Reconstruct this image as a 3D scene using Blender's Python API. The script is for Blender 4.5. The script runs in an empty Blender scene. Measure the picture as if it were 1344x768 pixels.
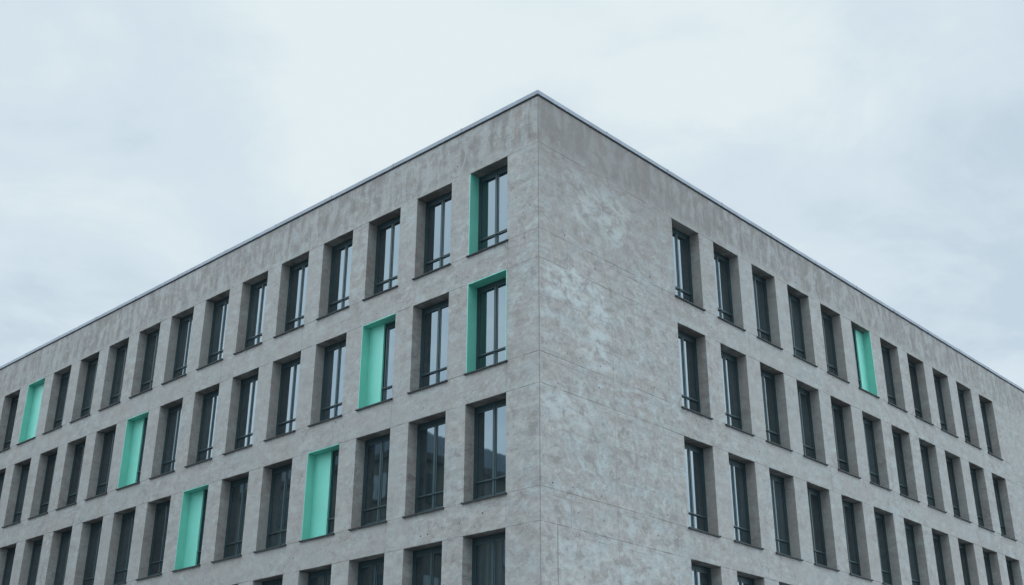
import bpy, bmesh, math, random
from mathutils import Vector, Matrix
random.seed(7)
S = bpy.context.scene
COL = S.collection

# ------------------------------------------------------------------ survey of the facade
Z0 = 18.7                      # height of the top-row window heads above the street
STOREY, WH = 3.5, 2.645        # floor to floor, opening height
NROW = 5
FACE = {                       # first opening edge from the corner, bay, opening width, bays, face length
    'L': dict(u0=1.153, bay=2.234, w=1.485, n=20, length=47.6),
    'R': dict(u0=6.157, bay=2.244, w=1.442, n=11, length=36.3),
}
RD = 0.345                      # reveal depth to the window frame
WALL_TOP = Z0 + 1.50

CAM_LOC = Vector((18.7865, -21.0005, Z0 - 17.1018))
CAM_R = Vector((0.729553, 0.683915, 0.003562))
CAM_U = Vector((0.276010, -0.299186, 0.913403))
CAM_F = Vector((-0.625756, 0.665393, 0.407040))
FPX = 1561.52                  # focal length in pixels of a 1344 wide picture

# ------------------------------------------------------------------ helpers
def link(o, parent=None):
    COL.objects.link(o)
    if parent: o.parent = parent
    return o

def tag(o, label=None, cat=None, group=None, kind=None):
    if label: o['label'] = label
    if cat: o['category'] = cat
    if group: o['group'] = group
    if kind: o['kind'] = kind
    return o

class MB:
    """collects quads and boxes, builds one mesh object"""
    def __init__(s): s.v = []; s.f = []; s.m = []
    def poly(s, pts, mi=0):
        b = len(s.v); s.v += [tuple(p) for p in pts]
        s.f.append(tuple(range(b, b + len(pts)))); s.m.append(mi)
    def box(s, x0, x1, y0, y1, z0, z1, mi=0, M=None):
        P = [Vector((x, y, z)) for x in (x0, x1) for y in (y0, y1) for z in (z0, z1)]
        if M: P = [M @ p for p in P]
        for q in ((0, 1, 3, 2), (4, 6, 7, 5), (0, 4, 5, 1), (2, 3, 7, 6), (0, 2, 6, 4), (1, 5, 7, 3)):
            s.poly([P[i] for i in q], mi)
    def add(s, o, M, mi_of):
        b = len(s.v); s.v += [tuple(M @ Vector(p)) for p in o.v]
        for f, m in zip(o.f, o.m):
            s.f.append(tuple(i + b for i in f)); s.m.append(mi_of)
    def mesh(s, name, mats, weld=False):
        me = bpy.data.meshes.new(name); me.from_pydata(s.v, [], s.f)
        for m in mats: me.materials.append(m)
        me.polygons.foreach_set('material_index', s.m)
        if weld:
            bm = bmesh.new(); bm.from_mesh(me)
            bmesh.ops.remove_doubles(bm, verts=bm.verts, dist=1e-4)
            bm.to_mesh(me); bm.free()
        me.update(); return me
    def obj(s, name, mats, parent=None, weld=False):
        if not isinstance(mats, (list, tuple)): mats = [mats]
        return link(bpy.data.objects.new(name, s.mesh(name, mats, weld)), parent)

def bevelled(o, w, seg=2):
    m = o.modifiers.new('edge', 'BEVEL'); m.width = w; m.segments = seg; m.limit_method = 'ANGLE'
    return o

# ------------------------------------------------------------------ node helpers
class NT:
    def __init__(s, name):
        s.mat = bpy.data.materials.new(name); s.mat.use_nodes = True
        s.t = s.mat.node_tree; s.b = s.t.nodes['Principled BSDF']
    def n(s, typ, **kw):
        n = s.t.nodes.new(typ)
        for k, v in kw.items(): setattr(n, k, v)
        return n
    def set(s, sock, v):
        if isinstance(v, bpy.types.NodeSocket): s.t.links.new(v, sock)
        elif v is not None: sock.default_value = v
    def m(s, op, a, b=None, c=None, clamp=False):
        n = s.n('ShaderNodeMath', operation=op, use_clamp=clamp)
        for i, v in enumerate((a, b, c)):
            if v is not None: s.set(n.inputs[i], v)
        return n.outputs[0]
    def noise(s, vec, scale, detail=4, rough=.55, dist=0, out=0):
        n = s.n('ShaderNodeTexNoise'); s.set(n.inputs['Vector'], vec)
        n.inputs['Scale'].default_value = scale; n.inputs['Detail'].default_value = detail
        n.inputs['Roughness'].default_value = rough; n.inputs['Distortion'].default_value = dist
        return n.outputs[out]
    def comb(s, x, y, z):
        n = s.n('ShaderNodeCombineXYZ')
        for i, v in enumerate((x, y, z)): s.set(n.inputs[i], v)
        return n.outputs[0]
    def ramp(s, v, a, b, lo=0., hi=1.):
        n = s.n('ShaderNodeMapRange', interpolation_type='SMOOTHSTEP')
        s.set(n.inputs['Value'], v); n.inputs[1].default_value = a; n.inputs[2].default_value = b
        n.inputs[3].default_value = lo; n.inputs[4].default_value = hi
        return n.outputs[0]
    def mix(s, f, a, b, mode='MIX'):
        n = s.n('ShaderNodeMix', data_type='RGBA', blend_type=mode)
        s.set(n.inputs['Factor'], f)
        for i, v in ((6, a), (7, b)):
            if isinstance(v, tuple) and len(v) == 3: v = v + (1,)
            s.set(n.inputs[i], v)
        return n.outputs[2]
    def band(s, v, lo, hi, soft):
        return s.m('MULTIPLY', s.ramp(v, lo - soft, lo + soft), s.ramp(v, hi - soft, hi + soft, 1, 0))
    def bump(s, h, strength, dist):
        n = s.n('ShaderNodeBump'); n.inputs['Strength'].default_value = strength
        n.inputs['Distance'].default_value = dist; s.set(n.inputs['Height'], h)
        s.t.links.new(n.outputs[0], s.b.inputs['Normal'])

def plain(name, col, rough=.5, metal=0., spec=None, var=.12, nscale=3., bump=0.):
    k = NT(name); tc = k.n('ShaderNodeTexCoord').outputs['Object']
    oi = k.n('ShaderNodeObjectInfo').outputs['Random']
    vec = k.n('ShaderNodeVectorMath', operation='ADD')
    k.set(vec.inputs[0], tc); k.set(vec.inputs[1], k.comb(k.m('MULTIPLY', oi, 37.), k.m('MULTIPLY', oi, 11.), 0.))
    nz = k.noise(vec.outputs[0], nscale, 5, .6)
    c = k.mix(k.ramp(nz, .3, .7), tuple(x * (1 - var) for x in col), tuple(x * (1 + var) for x in col))
    k.set(k.b.inputs['Base Color'], c)
    k.set(k.b.inputs['Roughness'], k.ramp(nz, .2, .8, max(rough - .08, .02), rough + .08))
    k.b.inputs['Metallic'].default_value = metal
    if spec is not None: k.b.inputs['Specular IOR Level'].default_value = spec
    if bump: k.bump(k.noise(vec.outputs[0], nscale * 12, 3), bump, .003)
    return k.mat

# ------------------------------------------------------------------ concrete
def concrete():
    k = NT('board_cast_concrete')
    geo = k.n('ShaderNodeNewGeometry')
    pos = geo.outputs['Position']
    sx = k.n('ShaderNodeSeparateXYZ'); k.set(sx.inputs[0], pos)
    X, Y, Z = sx.outputs
    z = k.m('SUBTRACT', Z, Z0)                       # 0 = heads of the top windows
    sn = k.n('ShaderNodeSeparateXYZ'); k.set(sn.inputs[0], geo.outputs['True Normal'])
    right = k.m('GREATER_THAN', k.m('ABSOLUTE', sn.outputs[0]), .7)      # faces the right street
    u = k.m('SUBTRACT', k.m('MAXIMUM', Y, 0.), k.m('MINIMUM', X, 0.))    # metres from the corner
    # elongated trowel / board marks that run along the wall
    along = k.comb(k.m('MULTIPLY', X, .55), k.m('MULTIPLY', Y, .55), k.m('MULTIPLY', Z, 1.25))
    soft = k.comb(k.m('MULTIPLY', X, .72), k.m('MULTIPLY', Y, .72), Z)
    big = k.noise(pos, .33, 3, .5)
    big2 = k.noise(along, .75, 4, .6, .6)
    med = k.noise(along, 2.6, 5, .64, .4)
    fine = k.noise(soft, 9., 6, .72, .35)
    grain = k.noise(pos, 45., 3, .7)
    stre = k.noise(k.comb(k.m('MULTIPLY', X, 3.2), k.m('MULTIPLY', Y, 3.2), k.m('MULTIPLY', Z, .33)), 1.15, 4, .6, .35)
    boards = k.noise(k.comb(k.m('MULTIPLY', X, .22), k.m('MULTIPLY', Y, .22), k.m('MULTIPLY', Z, 2.6)), 1.1, 4, .6, .3)
    patch = k.noise(soft, 3.1, 7, .66, .45)
    tint = k.noise(soft, 1.5, 6, .70, .2)
    warm = (.345, .328, .316); cool = (.335, .356, .356); mid = (.345, .342, .333)
    c = k.mix(k.ramp(big, .38, .62), warm, mid)
    c = k.mix(k.ramp(tint, .49, .57, 0, .9), c, cool)
    c = k.mix(k.ramp(tint, .47, .39, 0, .5), c, (.318, .296, .284))
    c = k.mix(k.ramp(patch, .515, .63, 0, .9), c, k.mix(k.ramp(big2, .42, .58), (.42, .412, .398), (.408, .458, .462)))
    c = k.mix(k.ramp(patch, .475, .36, 0, .8), c, (.245, .232, .225))
    c = k.mix(k.ramp(med, .54, .64, 0, .5), c, (.405, .435, .437))
    c = k.mix(k.ramp(med, .46, .36, 0, .35), c, (.27, .258, .25))
    c = k.mix(k.ramp(fine, .53, .62, 0, .45), c, (.45, .455, .445))
    c = k.mix(k.ramp(fine, .47, .37, 0, .5), c, (.235, .224, .216))
    c = k.mix(k.ramp(boards, .52, .70, 0, .42), c, (.268, .257, .248))
    # the panels by the corner were patched and washed; the bays between the windows are plainer
    near = k.m('MAXIMUM', k.m('MULTIPLY', right, k.ramp(u, 9., 4.5)), k.ramp(z, -.2, .5))
    near = k.m('MAXIMUM', near, k.m('MULTIPLY', k.ramp(u, 7., 1.), .6))
    keep = k.m('MULTIPLY_ADD', near, .50, k.ramp(k.noise(pos, .22, 2), .4, .6, .48, .78), clamp=True)
    c = k.mix(keep, k.mix(k.ramp(big, .38, .62), (.345, .338, .328), (.345, .354, .350)), c)
    c = k.mix(1., c, (.995, 1.012, 1.02), 'MULTIPLY')
    # parapet band: darker overall, with weathered vertical runs under the coping
    par = k.ramp(z, -.05, .35)
    run = k.ramp(stre, .46, .66)
    c = k.mix(k.m('MULTIPLY', par, k.m('MULTIPLY_ADD', run, .48, .24)), c, (.215, .205, .20))
    c = k.mix(k.m('MULTIPLY', par, k.ramp(stre, .44, .32, 0, .45)), c, (.45, .47, .47))
    c = k.mix(k.m('MULTIPLY', k.ramp(stre, .58, .74, 0, .28), k.m('SUBTRACT', 1., par)), c, (.27, .26, .255))
    c = k.mix(k.m('MULTIPLY', k.m('MULTIPLY', par, right), k.ramp(u, 36., 2., .06, .30)), c, (.17, .163, .162))
    pp = k.noise(k.comb(k.m('MULTIPLY', X, 1.5), k.m('MULTIPLY', Y, 1.5), k.m('MULTIPLY', Z, .8)), 1.7, 6, .66, .6)
    c = k.mix(k.m('MULTIPLY', par, k.ramp(pp, .51, .59, 0, .7)), c, (.35, .37, .37))
    c = k.mix(k.m('MULTIPLY', par, k.ramp(pp, .49, .40, 0, .42)), c, (.195, .187, .187))
    # rusty runs on the parapet, left street
    rust = k.m('MULTIPLY', k.ramp(k.noise(k.comb(k.m('MULTIPLY', X, 1.6), k.m('MULTIPLY', Y, 1.6), k.m('MULTIPLY', Z, .2)), 1.1, 3, .5, .3), .60, .72), par)
    c = k.mix(k.m('MULTIPLY', rust, .45), c, (.32, .235, .18))
    # the darker top of the blank wall by the corner
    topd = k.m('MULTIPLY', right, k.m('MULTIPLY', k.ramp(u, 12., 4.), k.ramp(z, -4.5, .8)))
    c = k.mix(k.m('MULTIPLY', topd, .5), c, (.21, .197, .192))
    # pale lime bloom, an angled patch on the blank wall
    wob = k.m('MULTIPLY', k.m('SUBTRACT', k.noise(along, 2.2, 4, .65, .6), .5), 1.5)
    uw = k.m('ADD', u, wob); zw = k.m('ADD', z, wob)
    b1 = k.m('MULTIPLY', k.band(uw, .25, 2.85, .25), k.band(zw, -4.35, -3.5, .2))
    b2 = k.m('MULTIPLY', k.band(uw, 1.9, 2.85, .25), k.band(zw, -6.0, -4.0, .3))
    b3 = k.m('MULTIPLY', k.band(uw, 1.2, 3.9, .5), k.band(zw, -1.9, -.55, .4))
    b4 = k.m('MULTIPLY', k.band(uw, .1, 2.2, .4), k.band(zw, -7.9, -7.05, .25))
    b5 = k.m('MULTIPLY', k.band(uw, .3, 5.6, .5), k.band(zw, -14., -10.55, .3))
    bl = k.m('MAXIMUM', k.m('MAXIMUM', b1, k.m('MULTIPLY', b2, .8)), k.m('MAXIMUM', k.m('MULTIPLY', b3, .55), k.m('MAXIMUM', k.m('MULTIPLY', b4, .6), k.m('MULTIPLY', b5, .4))))
    bl = k.m('MULTIPLY', k.m('MULTIPLY', bl, right), k.m('MULTIPLY', k.ramp(med, .32, .52, .2, 1), k.ramp(patch, .40, .56, .12, 1)))
    c = k.mix(k.m('MULTIPLY', bl, .75), c, (.49, .545, .55))
    # hair cracks
    vein = k.m('ABSOLUTE', k.m('SUBTRACT', k.noise(pos, .9, 5, .6, 1.6), .5))
    ck = k.m('MULTIPLY', k.ramp(vein, .010, .002), k.ramp(big2, .42, .58))
    c = k.mix(k.m('MULTIPLY', ck, .30), c, (.13, .12, .115))
    # pour joints at every head and sill line, and the shutter joints
    jw = k.m('MULTIPLY', k.m('SUBTRACT', k.noise(pos, 1.3, 3), .5), .03)
    zz = k.m('ADD', z, jw)
    fr = k.m('MODULO', k.m('ADD', zz, STOREY * 8 + .02), STOREY)
    j1 = k.m('ABSOLUTE', k.m('SUBTRACT', fr, .02))
    j2 = k.m('ABSOLUTE', k.m('SUBTRACT', fr, STOREY - WH + .02))
    hj = k.ramp(k.m('MINIMUM', j1, j2), .017, .005)
    hj = k.m('MULTIPLY', hj, k.ramp(k.noise(pos, 1.1, 5, .65), .38, .60, .12, 1.))
    hj = k.m('MULTIPLY', hj, k.m('LESS_THAN', z, .3))
    lift = k.ramp(k.m('ABSOLUTE', k.m('SUBTRACT', k.m('MODULO', k.m('ADD', zz, 40.), .875), .44)), .014, .005)
    lift = k.m('MULTIPLY', k.m('MULTIPLY', lift, right), k.m('MULTIPLY', k.ramp(u, 6.3, 6.), k.ramp(k.noise(pos, .9, 5, .65), .45, .62, 0, .55)))
    hj = k.m('MAXIMUM', hj, lift)
    spandrel = k.m('GREATER_THAN', k.m('SUBTRACT', STOREY - WH, fr), .0)
    def vj(at, w=.02):
        return k.ramp(k.m('ABSOLUTE', k.m('SUBTRACT', k.m('ADD', u, jw), at)), w, w * .35)
    vr = k.m('MAXIMUM', k.m('MULTIPLY', vj(3.0, .03), .26), k.m('MULTIPLY', vj(5.55), .28))
    vr = k.m('MAXIMUM', vr, k.m('MULTIPLY', vj(.62), k.m('LESS_THAN', z, -10.5)))
    vr = k.m('MULTIPLY', vr, k.m('MULTIPLY', right, k.m('LESS_THAN', z, -3.3)))
    bay2 = k.m('ABSOLUTE', k.m('SUBTRACT', k.m('MODULO', k.m('ADD', u, 1.1), 4.478), 2.239))
    vl = k.m('MULTIPLY', k.m('MULTIPLY', k.ramp(bay2, .018, .007), spandrel), .38)
    jt = k.m('MAXIMUM', hj, k.m('MAXIMUM', vr, vl))
    corner = k.m('MULTIPLY', k.ramp(u, .03, .008), .6)
    jt = k.m('MAXIMUM', jt, corner)
    c = k.mix(k.m('MULTIPLY', jt, .78), c, (.13, .12, .117))
    c = k.mix(k.ramp(grain, .3, .7, 0, .25), c, k.mix(1., c, (.72, .72, .72), 'MULTIPLY'))
    k.set(k.b.inputs['Base Color'], c)
    k.b.inputs['Roughness'].default_value = .88
    k.b.inputs['Specular IOR Level'].default_value = .3
    h = k.m('ADD', k.m('MULTIPLY', fine, .5), k.m('ADD', k.m('MULTIPLY', grain, .35), k.m('MULTIPLY', jt, -1.2)))
    k.bump(h, .5, .008)
    return k.mat

CONC = concrete()
PIT = plain('tie_hole_shadow_grout', (.05, .048, .047), .9)
STEEL = plain('dark_teal_coated_steel', (.032, .064, .076), .42, spec=.25, var=.1, nscale=2.)
SILL = plain('slate_grey_sheet_metal', (.035, .043, .048), .6, spec=.15, var=.15, nscale=2.5)
ZINC = plain('weathered_zinc', (.30, .34, .395), .7, 0., spec=.2, var=.14, nscale=1.2)
GAP_SHADOW = plain('black_gap_shadow', (.012, .014, .017), .7)  # shade below the coping, put into the colour
MINT = plain('mint_green_lacquer', (.175, .60, .50), .5, var=.05, nscale=1.5)
GRAVEL = plain('roof_gravel', (.26, .25, .24), .95, nscale=20., bump=.5)

def glass():
    k = NT('solar_control_glass')
    tc = k.n('ShaderNodeTexCoord').outputs['Object']; oi = k.n('ShaderNodeObjectInfo').outputs['Random']
    vec = k.n('ShaderNodeVectorMath', operation='ADD')
    k.set(vec.inputs[0], tc); k.set(vec.inputs[1], k.comb(k.m('MULTIPLY', oi, 91.), 0., k.m('MULTIPLY', oi, 53.)))
    curt = k.noise(k.comb(k.m('MULTIPLY', oi, 40.), 0., 0.), 1., 0)
    sp = k.n('ShaderNodeSeparateXYZ'); k.set(sp.inputs[0], vec.outputs[0])
    fold = k.noise(k.comb(k.m('MULTIPLY', sp.outputs[0], 9.), 0., k.m('MULTIPLY', sp.outputs[2], .35)), 1., 3)
    c = k.mix(k.ramp(fold, .35, .7), (.012, .021, .025), (.027, .042, .046))
    c = k.mix(1., c, k.mix(oi, (.6, .6, .6), (1.45, 1.4, 1.4)), 'MULTIPLY')
    k.set(k.b.inputs['Base Color'], c)
    k.b.inputs['Roughness'].default_value = .025
    k.b.inputs['IOR'].default_value = 2.0
    k.b.inputs['Specular Tint'].default_value = (.70, .88, 1., 1.)
    k.bump(k.noise(vec.outputs[0], 1.6, 1), .10, .010)
    return k.mat
GLASS = glass()

# ------------------------------------------------------------------ the office building
def fpt(face, u, d, z):
    """u metres from the corner along the face, d metres into the wall, z world"""
    return Vector((-u, d, z)) if face == 'L' else Vector((-d, u, z))

def openings(face):
    F = FACE[face]
    for r in range(NROW):
        zt = Z0 - r * STOREY
        for i in range(F['n']):
            u = F['u0'] + i * F['bay']
            yield r + 1, i + 1, u, u + F['w'], zt - WH, zt

LONG_L, LONG_R = FACE['L']['length'], FACE['R']['length']
building = link(bpy.data.objects.new('office_building', None))
building.location = (0, 0, 0)
tag(building, 'weathered grey concrete office block with deep window rows, some lined in mint green', 'office building')

wb = MB()
for face in 'LR':
    F = FACE[face]
    us = [0.]
    for i in range(F['n']):
        us += [F['u0'] + i * F['bay'], F['u0'] + i * F['bay'] + F['w']]
    us.append(F['length'])
    zs = [0.]
    for r in reversed(range(NROW)):
        zs += [Z0 - r * STOREY - WH, Z0 - r * STOREY]
    zs.append(WALL_TOP)
    def quad(pts):
        wb.poly(pts if face == 'L' else pts)
    for a in range(len(us) - 1):
        for b in range(len(zs) - 1):
            if a % 2 == 1 and b % 2 == 1: continue
            p = [fpt(face, us[a], 0, zs[b]), fpt(face, us[a + 1], 0, zs[b]), fpt(face, us[a + 1], 0, zs[b + 1]), fpt(face, us[a], 0, zs[b + 1])]
            quad(p[::-1] if face == 'L' else p)
    for r, i, u0, u1, z0, z1 in openings(face):
        D = RD + .14
        for (ua, za), (ub, zb) in (((u0, z0), (u1, z0)), ((u1, z0), (u1, z1)), ((u1, z1), (u0, z1)), ((u0, z1), (u0, z0))):
            p = [fpt(face, ua, 0, za), fpt(face, ub, 0, zb), fpt(face, ub, D, zb), fpt(face, ua, D, za)]
            quad(p if face == 'L' else p[::-1])
# rear walls
x1, y1 = -LONG_L, LONG_R
wb.poly([(x1, y1, 0), (x1, 0, 0), (x1, 0, WALL_TOP), (x1, y1, WALL_TOP)])
wb.poly([(0, y1, 0), (x1, y1, 0), (x1, y1, WALL_TOP), (0, y1, WALL_TOP)])

# form-tie holes, seen as small dark grouted pits (picked off the photograph) on the wall planes
def back(px, py, face):
    d = CAM_F + CAM_R * (px - 672) / FPX - CAM_U * (py - 384) / FPX
    t = -CAM_LOC.y / d.y if face == 'L' else -CAM_LOC.x / d.x
    P = CAM_LOC + d * t
    return (-P.x if face == 'L' else P.y), P.z
def blocked(face, u, z, m=.08):
    return any(u0 - m < u < u1 + m and z0 - m < z < z1 + m for _, _, u0, u1, z0, z1 in openings(face))
pits = [('R',) + back(x, y, 'R') for x, y in ((738.7, 208.4), (742, 356.7), (781, 353), (852.7, 364), (741, 383), (716.6, 451), (745, 464), (761.6, 470.5),
        (788, 481), (786.5, 509), (859, 508.6), (741, 308.6), (725.5, 633.5), (752, 639.7), (789.3, 651.3), (759.3, 673.5), (792.6, 684), (823, 690),
        (876.3, 676), (863.8, 703), (892.3, 710), (760.8, 702), (745.4, 707.7), (767, 757.5), (996.9, 592.7), (934, 429))]
pits += [('L',) + back(x, y, 'L') for x, y in ((599.7, 363), (603.3, 686.7), (580, 693), (561.4, 701.4), (633.3, 673.5), (385, 732.8), (271.4, 758), (600.6, 219), (533.4, 251))]
for _ in range(46):
    f = random.choice('LLR'); u = random.uniform(.5, FACE[f]['length'] - 1); r = random.randrange(-1, 5)
    pits.append((f, u, Z0 - r * STOREY - WH - random.choice((.2, .62)) + random.uniform(-.06, .06)))
for f, u, z in pits:
    if blocked(f, u, z) or z > WALL_TOP - .2 or z < .3: continue
    rr = random.uniform(.016, .027)
    ring = [fpt(f, u + rr * math.cos(a), -.003, z + rr * math.sin(a) * random.uniform(.85, 1.1)) for a in [q * math.pi / 4 for q in range(8)]]
    wb.poly(ring if f == 'R' else ring[::-1], 1)
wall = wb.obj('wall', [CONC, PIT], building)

rf = MB(); rf.box(-LONG_L + .3, -.3, .3, LONG_R - .3, WALL_TOP - .35, WALL_TOP - .05)
rf.obj('roof', GRAVEL, building)

# coping: zinc cappings in lengths with narrow laps, over a dark strip standing in for the gap's shadow
cp = MB(); de = MB()
OV, CT, CB = .045, Z0 + 1.656, Z0 + 1.522
def capping(face, length):
    n = int(length / 3.02); a = -OV
    for i in range(n):
        b = (length + OV) if i == n - 1 else a + 3.02 + (OV if i == 0 else 0)
        lift = random.uniform(-.003, .003)
        prof = [(-OV, CB + lift), (-OV, CT - .012 + lift), (-OV + .012, CT + lift), (.46, CT + .02 + lift), (.46, CB + lift)]
        def pp(u, q):                       # mitre at the corner
            uu = q[0] if (i == 0 and u == a) else u
            return fpt(face, uu, q[0], q[1])
        u0, u1 = a, b - .006
        A = [pp(u0, q) for q in prof]; B = [pp(u1, q) for q in prof]
        for j in range(len(prof)):
            l = (j + 1) % len(prof)
            p = [A[j], A[l], B[l], B[j]]
            cp.poly(p if face == 'L' else p[::-1])
        cp.poly(A[::-1] if face == 'L' else A); cp.poly(B if face == 'L' else B[::-1])
        if i: # raised lap over the joint
            for (d0, d1, za, zb) in ((-OV - .006, -OV, CB, CT),):
                P = [fpt(face, u0 - .03, d0, za), fpt(face, u0 + .03, d0, za), fpt(face, u0 + .03, d0, zb), fpt(face, u0 - .03, d0, zb)]
                cp.poly(P if face == 'R' else P[::-1])
        a = b
capping('L', LONG_L); capping('R', LONG_R)
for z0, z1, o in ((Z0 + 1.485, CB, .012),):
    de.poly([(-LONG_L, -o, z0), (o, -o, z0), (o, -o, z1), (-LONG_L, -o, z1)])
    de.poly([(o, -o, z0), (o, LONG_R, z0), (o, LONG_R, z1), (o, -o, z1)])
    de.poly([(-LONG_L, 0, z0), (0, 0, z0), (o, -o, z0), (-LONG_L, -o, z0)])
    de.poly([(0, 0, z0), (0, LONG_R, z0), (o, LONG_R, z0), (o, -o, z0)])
cp.obj('coping', ZINC, building)
de.obj('coping_shadow_strip', GAP_SHADOW, building)

# ---- one window, local: x along the face (seen from outside), y into the wall, z up from the opening's foot
BAR = .565
def frame_mb(w):
    b = MB(); h = w / 2; e = .003
    o = .085
    y0, y1 = RD, RD + .10
    b.box(-h + e, -h + o, y0, y1, .03, WH - e)                 # jambs
    b.box(h - o, h - e, y0, y1, .03, WH - e)
    b.box(-h + o, h - o, y0, y1, WH - .125, WH - e)            # head
    b.box(-h + o, h - o, y0, y1, .03, .12)                     # foot
    b.box(-.022, .022, y0 - .008, y1, .12, WH - .125)          # mullion
    s0, s1 = RD + .008, RD + .085                              # sashes
    for a, c in ((-h + o, -.022), (.022, h - o)):
        g = .004
        b.box(a + g, a + .048, s0, s1, .12 + g, WH - .125 - g)
        b.box(c - .048, c - g, s0, s1, .12 + g, WH - .125 - g)
        b.box(a + .048, c - .048, s0, s1, WH - .19, WH - .129)
        b.box(a + .048, c - .048, s0, s1, .124, .185)
        b.box(a + .048, c - .048, s0 + .004, s1, BAR - .018, BAR + .012)   # transom
    return b
def pane_mb(w):
    b = MB(); h = w / 2
    for a, c in ((-h + .133, -.070), (.070, h - .133)):
        b.box(a - .01, c + .01, RD + .020, RD + .032, .175, BAR - .016)
        b.box(a - .01, c + .01, RD + .020, RD + .032, BAR + .009, WH - .18)
    return b
def sill_mb(w):
    b = MB(); h = w / 2
    f, k = -.055, .045
    # folded sheet: sloping top, drip nose, upstand at the frame, turned-up ends
    P = [(f, -.030), (f, .004), (RD + .02, .036), (RD + .02, .012), (f + .02, -.012), (f + .012, -.030)]
    xa, xb = -h + .002, h - .002
    for a, c, lo in ((xa, xb, None),):
        A = [(a, y, z) for y, z in P]; B = [(c, y, z) for y, z in P]
        for j in range(len(P)):
            l = (j + 1) % len(P); b.poly([A[j], B[j], B[l], A[l]])
        b.poly(A); b.poly(B[::-1])
    b.box(xa - k, xa, f - .002, -.002, -.031, .010)            # nose runs past the opening
    b.box(xb, xb + k, f - .002, -.002, -.031, .010)
    return b
def bar_mb(w):
    b = MB(); h = w / 2
    b.box(-h + .10, h - .10, RD - .046, RD - .022, BAR - .012, BAR + .014)
    for x in (-h + .115, 0, h - .115):
        b.box(x - .012, x + .012, RD - .022, RD + (-.009 if x == 0 else .017), BAR - .009, BAR + .010)
    return b
def lining_mb(w, sides, t=.022):
    b = MB(); h = w / 2; lo, hi = .040, WH - .002
    f = -.006
    if 'top' in sides: b.box(-h + .002, h - .002, f, RD - .002, WH - t, WH - .002); hi = WH - t - .001
    for s in ('left', 'right'):
        if s in sides:
            a = (-h + .002, -h + t) if s == 'left' else (h - t, h - .002)
            b.box(a[0], a[1], f, RD - .002, lo, hi)
    return b
def panel_mb(w, side, pw):
    b = MB(); h = w / 2; t = .024
    a, c = (-h + t, -h + pw) if side == 'left' else (h - pw, h - t)
    b.box(a, c, RD - .066, RD - .054, .042, WH - t - .002)      # sheet
    e = (c - .03, c) if side == 'left' else (a, a + .03)
    b.box(e[0], e[1], RD - .054, RD - .010, .042, WH - t - .002)
    return b

MESH = {}
for face in 'LR':
    w = FACE[face]['w']
    MESH[face] = dict(window=frame_mb(w), pane=pane_mb(w), sill=sill_mb(w), guard_bar=bar_mb(w))
    MESH[face + 'm'] = {k: v.mesh(k, [m]) for (k, v), m in zip(MESH[face].items(), (STEEL, GLASS, SILL, STEEL))}

def place(face, u0, u1, z0):
    p = fpt(face, (u0 + u1) / 2, 0, z0)
    return p, (0. if face == 'L' else math.pi / 2)

# (face, row, bay) : lined sides, width of the mint panel standing before the glass, label
GREEN = {
    ('L', 1, 1): (('left',), 0, 'window with only its left reveal lined in mint green'),
    ('L', 2, 1): (('left', 'top', 'right'), 0, 'window with reveals and head lined in mint green and clear glass'),
    ('L', 2, 3): (('left', 'top'), .66, 'mint green lined window with a panel over its left half'),
    ('L', 3, 4): (('left', 'top'), .77, 'mint green lined window with a panel over its left half'),
    ('L', 2, 9): (('left', 'top'), .70, 'mint green lined window with a broad panel and a dark strip of glass'),
    ('L', 3, 7): (('left', 'top'), .77, 'mint green lined window with a broad panel and a dark strip of glass'),
    ('L', 1, 13): (('left', 'top'), .95, 'mint green lined window whose panel hides the glass'),
    ('R', 1, 6): (('right',), .60, 'window with its right reveal and panel in mint green'),
}
def in_view(face, u0, u1, z0, z1):
    for u in (u0, u1):
        for z in (z0, z1):
            d = fpt(face, u, 0, z) - CAM_LOC; f = d.dot(CAM_F)
            if f <= 0: continue
            x = 672 + FPX * d.dot(CAM_R) / f; y = 384 - FPX * d.dot(CAM_U) / f
            if -3 < x < 1347 and -3 < y < 771: return True
    return False

def make_window(face, u0, u1, z0, key):
    p, rz = place(face, u0, u1, z0)
    W = link(bpy.data.objects.new('window', MESH[face + 'm']['window']), building)
    W.location = p; W.rotation_euler = (0, 0, rz)
    for nm in ('pane', 'sill', 'guard_bar'):
        q = link(bpy.data.objects.new(nm, MESH[face + 'm'][nm]), W)
        if nm == 'pane': q.rotation_euler.z = rng.uniform(-.004, .004)     # no two casements hang quite true
    if key in GREEN:
        sides, pw, lab = GREEN[key]
        W['label'] = lab
        lining_mb(u1 - u0, sides).obj('reveal_lining', MINT, W)
        if pw: panel_mb(u1 - u0, sides[0], pw).obj('side_panel', MINT, W)
    return W

rng = random.Random(11)
rest = MB(); nwin = 0
for face in 'LR':
    for r, i, u0, u1, z0, z1 in openings(face):
        if in_view(face, u0, u1, z0, z1):
            make_window(face, u0, u1, z0, (face, r, i)); nwin += 1
        else:
            p, rz = place(face, u0, u1, z0)
            M = Matrix.Translation(p) @ Matrix.Rotation(rz, 4, 'Z')
            for nm, mi in (('window', 0), ('pane', 1), ('sill', 2), ('guard_bar', 0)):
                rest.add(MESH[face][nm], M, mi)
print('windows in view', nwin)
ro = rest.obj('window', [STEEL, GLASS, SILL], building); ro['kind'] = 'stuff'

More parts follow.
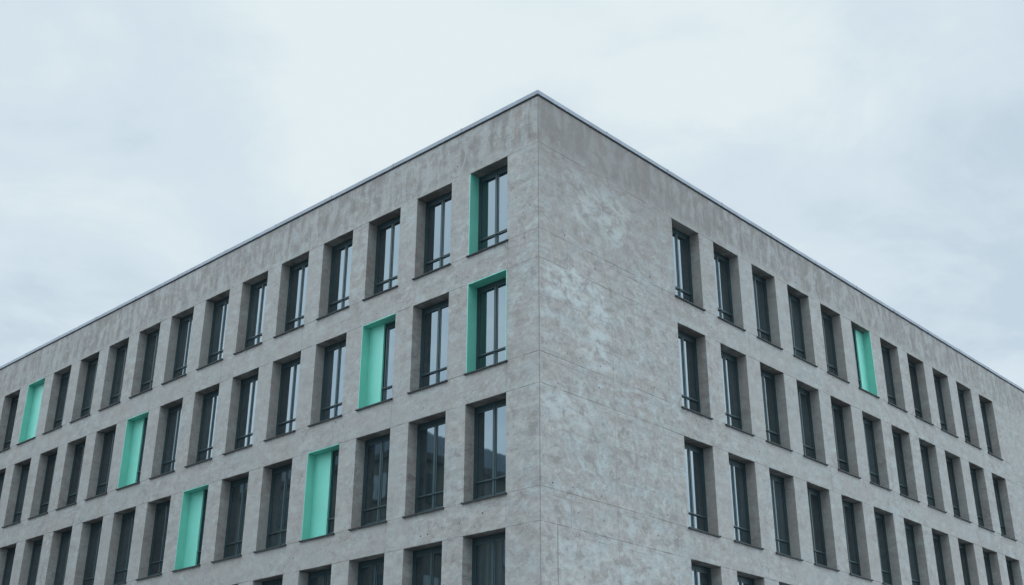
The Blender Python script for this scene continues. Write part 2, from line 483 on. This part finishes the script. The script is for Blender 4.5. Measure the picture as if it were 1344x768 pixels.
# ------------------------------------------------------------------ the block across the left street (mirrored in the panes)
def opposite():
    root = link(bpy.data.objects.new('apartment_building', None)); root.location = (-34, -25, 0)
    tag(root, 'ochre apartment block across the street, mirrored in the lower windows', 'apartment building')
    ox, oy = -34., -25.
    H = Z0 + 3.4
    stucco = plain('ochre_grey_stucco', (.20, .19, .165), .9, nscale=.6, var=.15)
    slate = plain('blue_grey_standing_seam', (.17, .23, .29), .5, .2, nscale=.8)
    trim = plain('dark_cornice_stone', (.10, .10, .10), .8)
    win = plain('dark_window_frame', (.05, .055, .06), .4)
    lite = plain('pale_blue_blind', (.50, .58, .62), .6)
    L, Dp = 46., 22.
    b = MB(); b.box(-L, 0, -Dp, 0, 0, H); b.obj('wall', stucco, root)
    b = MB(); b.box(-L - .35, .35, -Dp - .35, .35, H + .003, H + .4); b.obj('cornice', trim, root)
    b = MB()
    lo = [(-L, -Dp), (0, -Dp), (0, 0), (-L, 0)]; ins = 1.1
    hi = [(-L + ins, -Dp + ins), (-ins, -Dp + ins), (-ins, -ins), (-L + ins, -ins)]
    z0, z1 = H + .402, H + 2.3
    for j in range(4):
        l = (j + 1) % 4
        b.poly([lo[j] + (z0,), lo[l] + (z0,), hi[l] + (z1,), hi[j] + (z1,)])
    b.poly([q + (z1,) for q in hi]); b.obj('roof', slate, root)
    proto = MB(); proto.box(-.65, .65, -.06, .05, 0, 1.7)
    pm = proto.mesh('window', [win])
    gp = MB()
    for a, c in ((-.58, -.04), (.04, .58)): gp.box(a, c, .052, .06, .07, 1.63)
    gm = gp.mesh('pane', [GLASS]); bm_ = gp.mesh('pane', [lite])
    sm_ = MB(); sm_.box(-.75, .75, .0, .14, -.09, -.005); sm = sm_.mesh('sill', [trim])
    for r in range(5):
        z = H - 2.5 - r * 3.1
        for side, n, step in (('f', 14, 3.2), ('e', 6, 3.4)):
            for i in range(n):
                if side == 'f': loc, rz = (-2.2 - i * step, 0, z), 0.
                else: loc, rz = (0, -2.2 - i * step, z), -math.pi / 2
                W = link(bpy.data.objects.new('window', pm), root); W.location = loc; W.rotation_euler = (0, 0, rz)
                link(bpy.data.objects.new('pane', bm_ if random.random() < .4 else gm), W)
                link(bpy.data.objects.new('sill', sm), W)
opposite()

# ------------------------------------------------------------------ street
def street():
    asphalt = plain('asphalt', (.05, .05, .052), .9, nscale=6., bump=.4)
    slab = plain('paving_slabs', (.27, .265, .255), .9, nscale=2., bump=.3)
    kerbm = plain('granite_kerb', (.33, .32, .31), .8, nscale=9.)
    paint = plain('road_paint', (.75, .75, .73), .7)
    earth = plain('city_ground', (.14, .14, .13), .95, nscale=.05)
    b = MB(); b.poly([(-2500, -2500, -.13), (2500, -2500, -.13), (2500, 2500, -.13), (-2500, 2500, -.13)])
    b.obj('ground', earth)['kind'] = 'structure'
    b = MB(); b.poly([(-200, -19.5, -.122), (200, -19.5, -.122), (200, -4.6, -.122), (-200, -4.6, -.122)])
    b.poly([(4.6, -4.6, -.122), (13, -4.6, -.122), (13, 200, -.122), (4.6, 200, -.122)])
    b.obj('road', asphalt)['kind'] = 'structure'
    b = MB(); b.poly([(-200, -4.4, 0), (4.4, -4.4, 0), (4.4, 200, 0), (0, 200, 0), (0, 0, 0), (-200, 0, 0)])
    b.poly([(-200, -25, 0), (200, -25, 0), (200, -19.7, 0), (-200, -19.7, 0)])
    b.obj('pavement', slab)['kind'] = 'structure'
    b = MB(); b.box(-200, 4.6, -4.6, -4.4, -.125, .004); b.box(4.4, 4.6, -4.4, 200, -.125, .004)
    b.box(-200, 200, -19.7, -19.5, -.125, .004)
    b.obj('kerb', kerbm)['kind'] = 'structure'
    b = MB()
    for i in range(40):
        b.poly([(-198 + i * 10, -12.1, -.118), (-194 + i * 10, -12.1, -.118), (-194 + i * 10, -11.95, -.118), (-198 + i * 10, -11.95, -.118)])
    b.obj('road_markings', paint)['kind'] = 'structure'
street()

# ------------------------------------------------------------------ overcast sky
world = bpy.data.worlds.new('World'); S.world = world; world.use_nodes = True
SUN_EL, SUN_AZ = math.radians(56), math.radians(140)      # azimuth clockwise from +Y
sd = Vector((math.sin(SUN_AZ) * math.cos(SUN_EL), math.cos(SUN_AZ) * math.cos(SUN_EL), math.sin(SUN_EL)))
t = world.node_tree; t.nodes.clear()
class WT(NT):
    def __init__(s): s.t = t
w = WT()
sky = w.n('ShaderNodeTexSky', sky_type='NISHITA', sun_disc=False, sun_elevation=SUN_EL, sun_rotation=SUN_AZ)
tc = w.n('ShaderNodeTexCoord').outputs['Generated']
sp = w.n('ShaderNodeSeparateXYZ'); w.set(sp.inputs[0], tc)
dz = w.m('MAXIMUM', sp.outputs[2], .03)
k_ = w.m('DIVIDE', 1., w.m('ADD', dz, .12))
cv = w.comb(w.m('MULTIPLY', sp.outputs[0], k_), w.m('MULTIPLY', sp.outputs[1], k_), 0.)
n1 = w.noise(cv, 1.15, 6, .56, .4)
n2 = w.noise(cv, 2.9, 7, .58, .5)
cl = w.m('ADD', w.m('MULTIPLY', n1, .68), w.m('MULTIPLY', n2, .32))
def lobe(d, a, b):                                         # soft falloff round one direction
    v = w.n('ShaderNodeVectorMath', operation='DOT_PRODUCT'); w.set(v.inputs[0], tc); v.inputs[1].default_value = d
    return w.ramp(v.outputs['Value'], a, b)
# (direction of the bank, brighter or darker, cosine at its edge)
CLOUDS = [((-.493, .686, .535), .16, .93), ((-.725, .436, .533), -.04, .93), ((-.838, .358, .412), -.07, .95),
          ((-.329, .840, .430), -.09, .95), ((-.667, .568, .481), .06, .94)]
DARK, MID, BRIGHT = (5.7, 6.9, 7.85), (6.8, 7.9, 8.65), (8.0, 8.95, 9.2)
cl = w.m('MULTIPLY_ADD', w.m('SUBTRACT', cl, .5), 1.9, .49)
for d, wt, r0 in CLOUDS:
    cl = w.m('MULTIPLY_ADD', lobe(d, r0, 1.), wt, cl)
c = w.mix(w.ramp(cl, .30, .50), DARK, MID)
c = w.mix(w.ramp(cl, .48, .70), c, BRIGHT)
# the cloud is thinnest overhead, brightness raised out of frame to light the walls
c = w.mix(1., c, w.mix(w.ramp(sp.outputs[2], .62, 1.), (1., 1., 1.), (2.4, 2.4, 2.4)), 'MULTIPLY')
for d in ((-.72, -.58, .38), (.58, .72, .38)):                  # bright sky added out of view to lift walls and panes
    c = w.mix(1., c, w.mix(lobe(d, .66, 1.), (1., 1., 1.), (4.2, 4.2, 4.2)), 'MULTIPLY')
c = w.mix(.94, sky.outputs[0], c)
bg = w.n('ShaderNodeBackground'); bg.inputs['Strength'].default_value = .1
w.set(bg.inputs['Color'], c)
out = w.n('ShaderNodeOutputWorld'); t.links.new(bg.outputs[0], out.inputs['Surface'])

sl = bpy.data.lights.new('sun', 'SUN'); sl.energy = .6; sl.angle = math.radians(35); sl.color = (1., .97, .93)
so = link(bpy.data.objects.new('sun', sl))
so.rotation_euler = sd.to_track_quat('Z', 'Y').to_euler(); so.location = sd * 80

# ------------------------------------------------------------------ camera
cam = bpy.data.cameras.new('camera'); cam.sensor_width = 36; cam.lens = FPX / 1344 * 36
cam.clip_start = .1; cam.clip_end = 6000
co = link(bpy.data.objects.new('camera', cam))
M = Matrix((CAM_R, CAM_U, -CAM_F)).transposed().to_4x4(); M.translation = CAM_LOC
co.matrix_world = M
S.camera = co
S.render.engine = 'CYCLES'
S.view_settings.view_transform = 'Standard'; S.view_settings.look = 'None'
S.view_settings.gamma = 1; S.view_settings.exposure = 0.
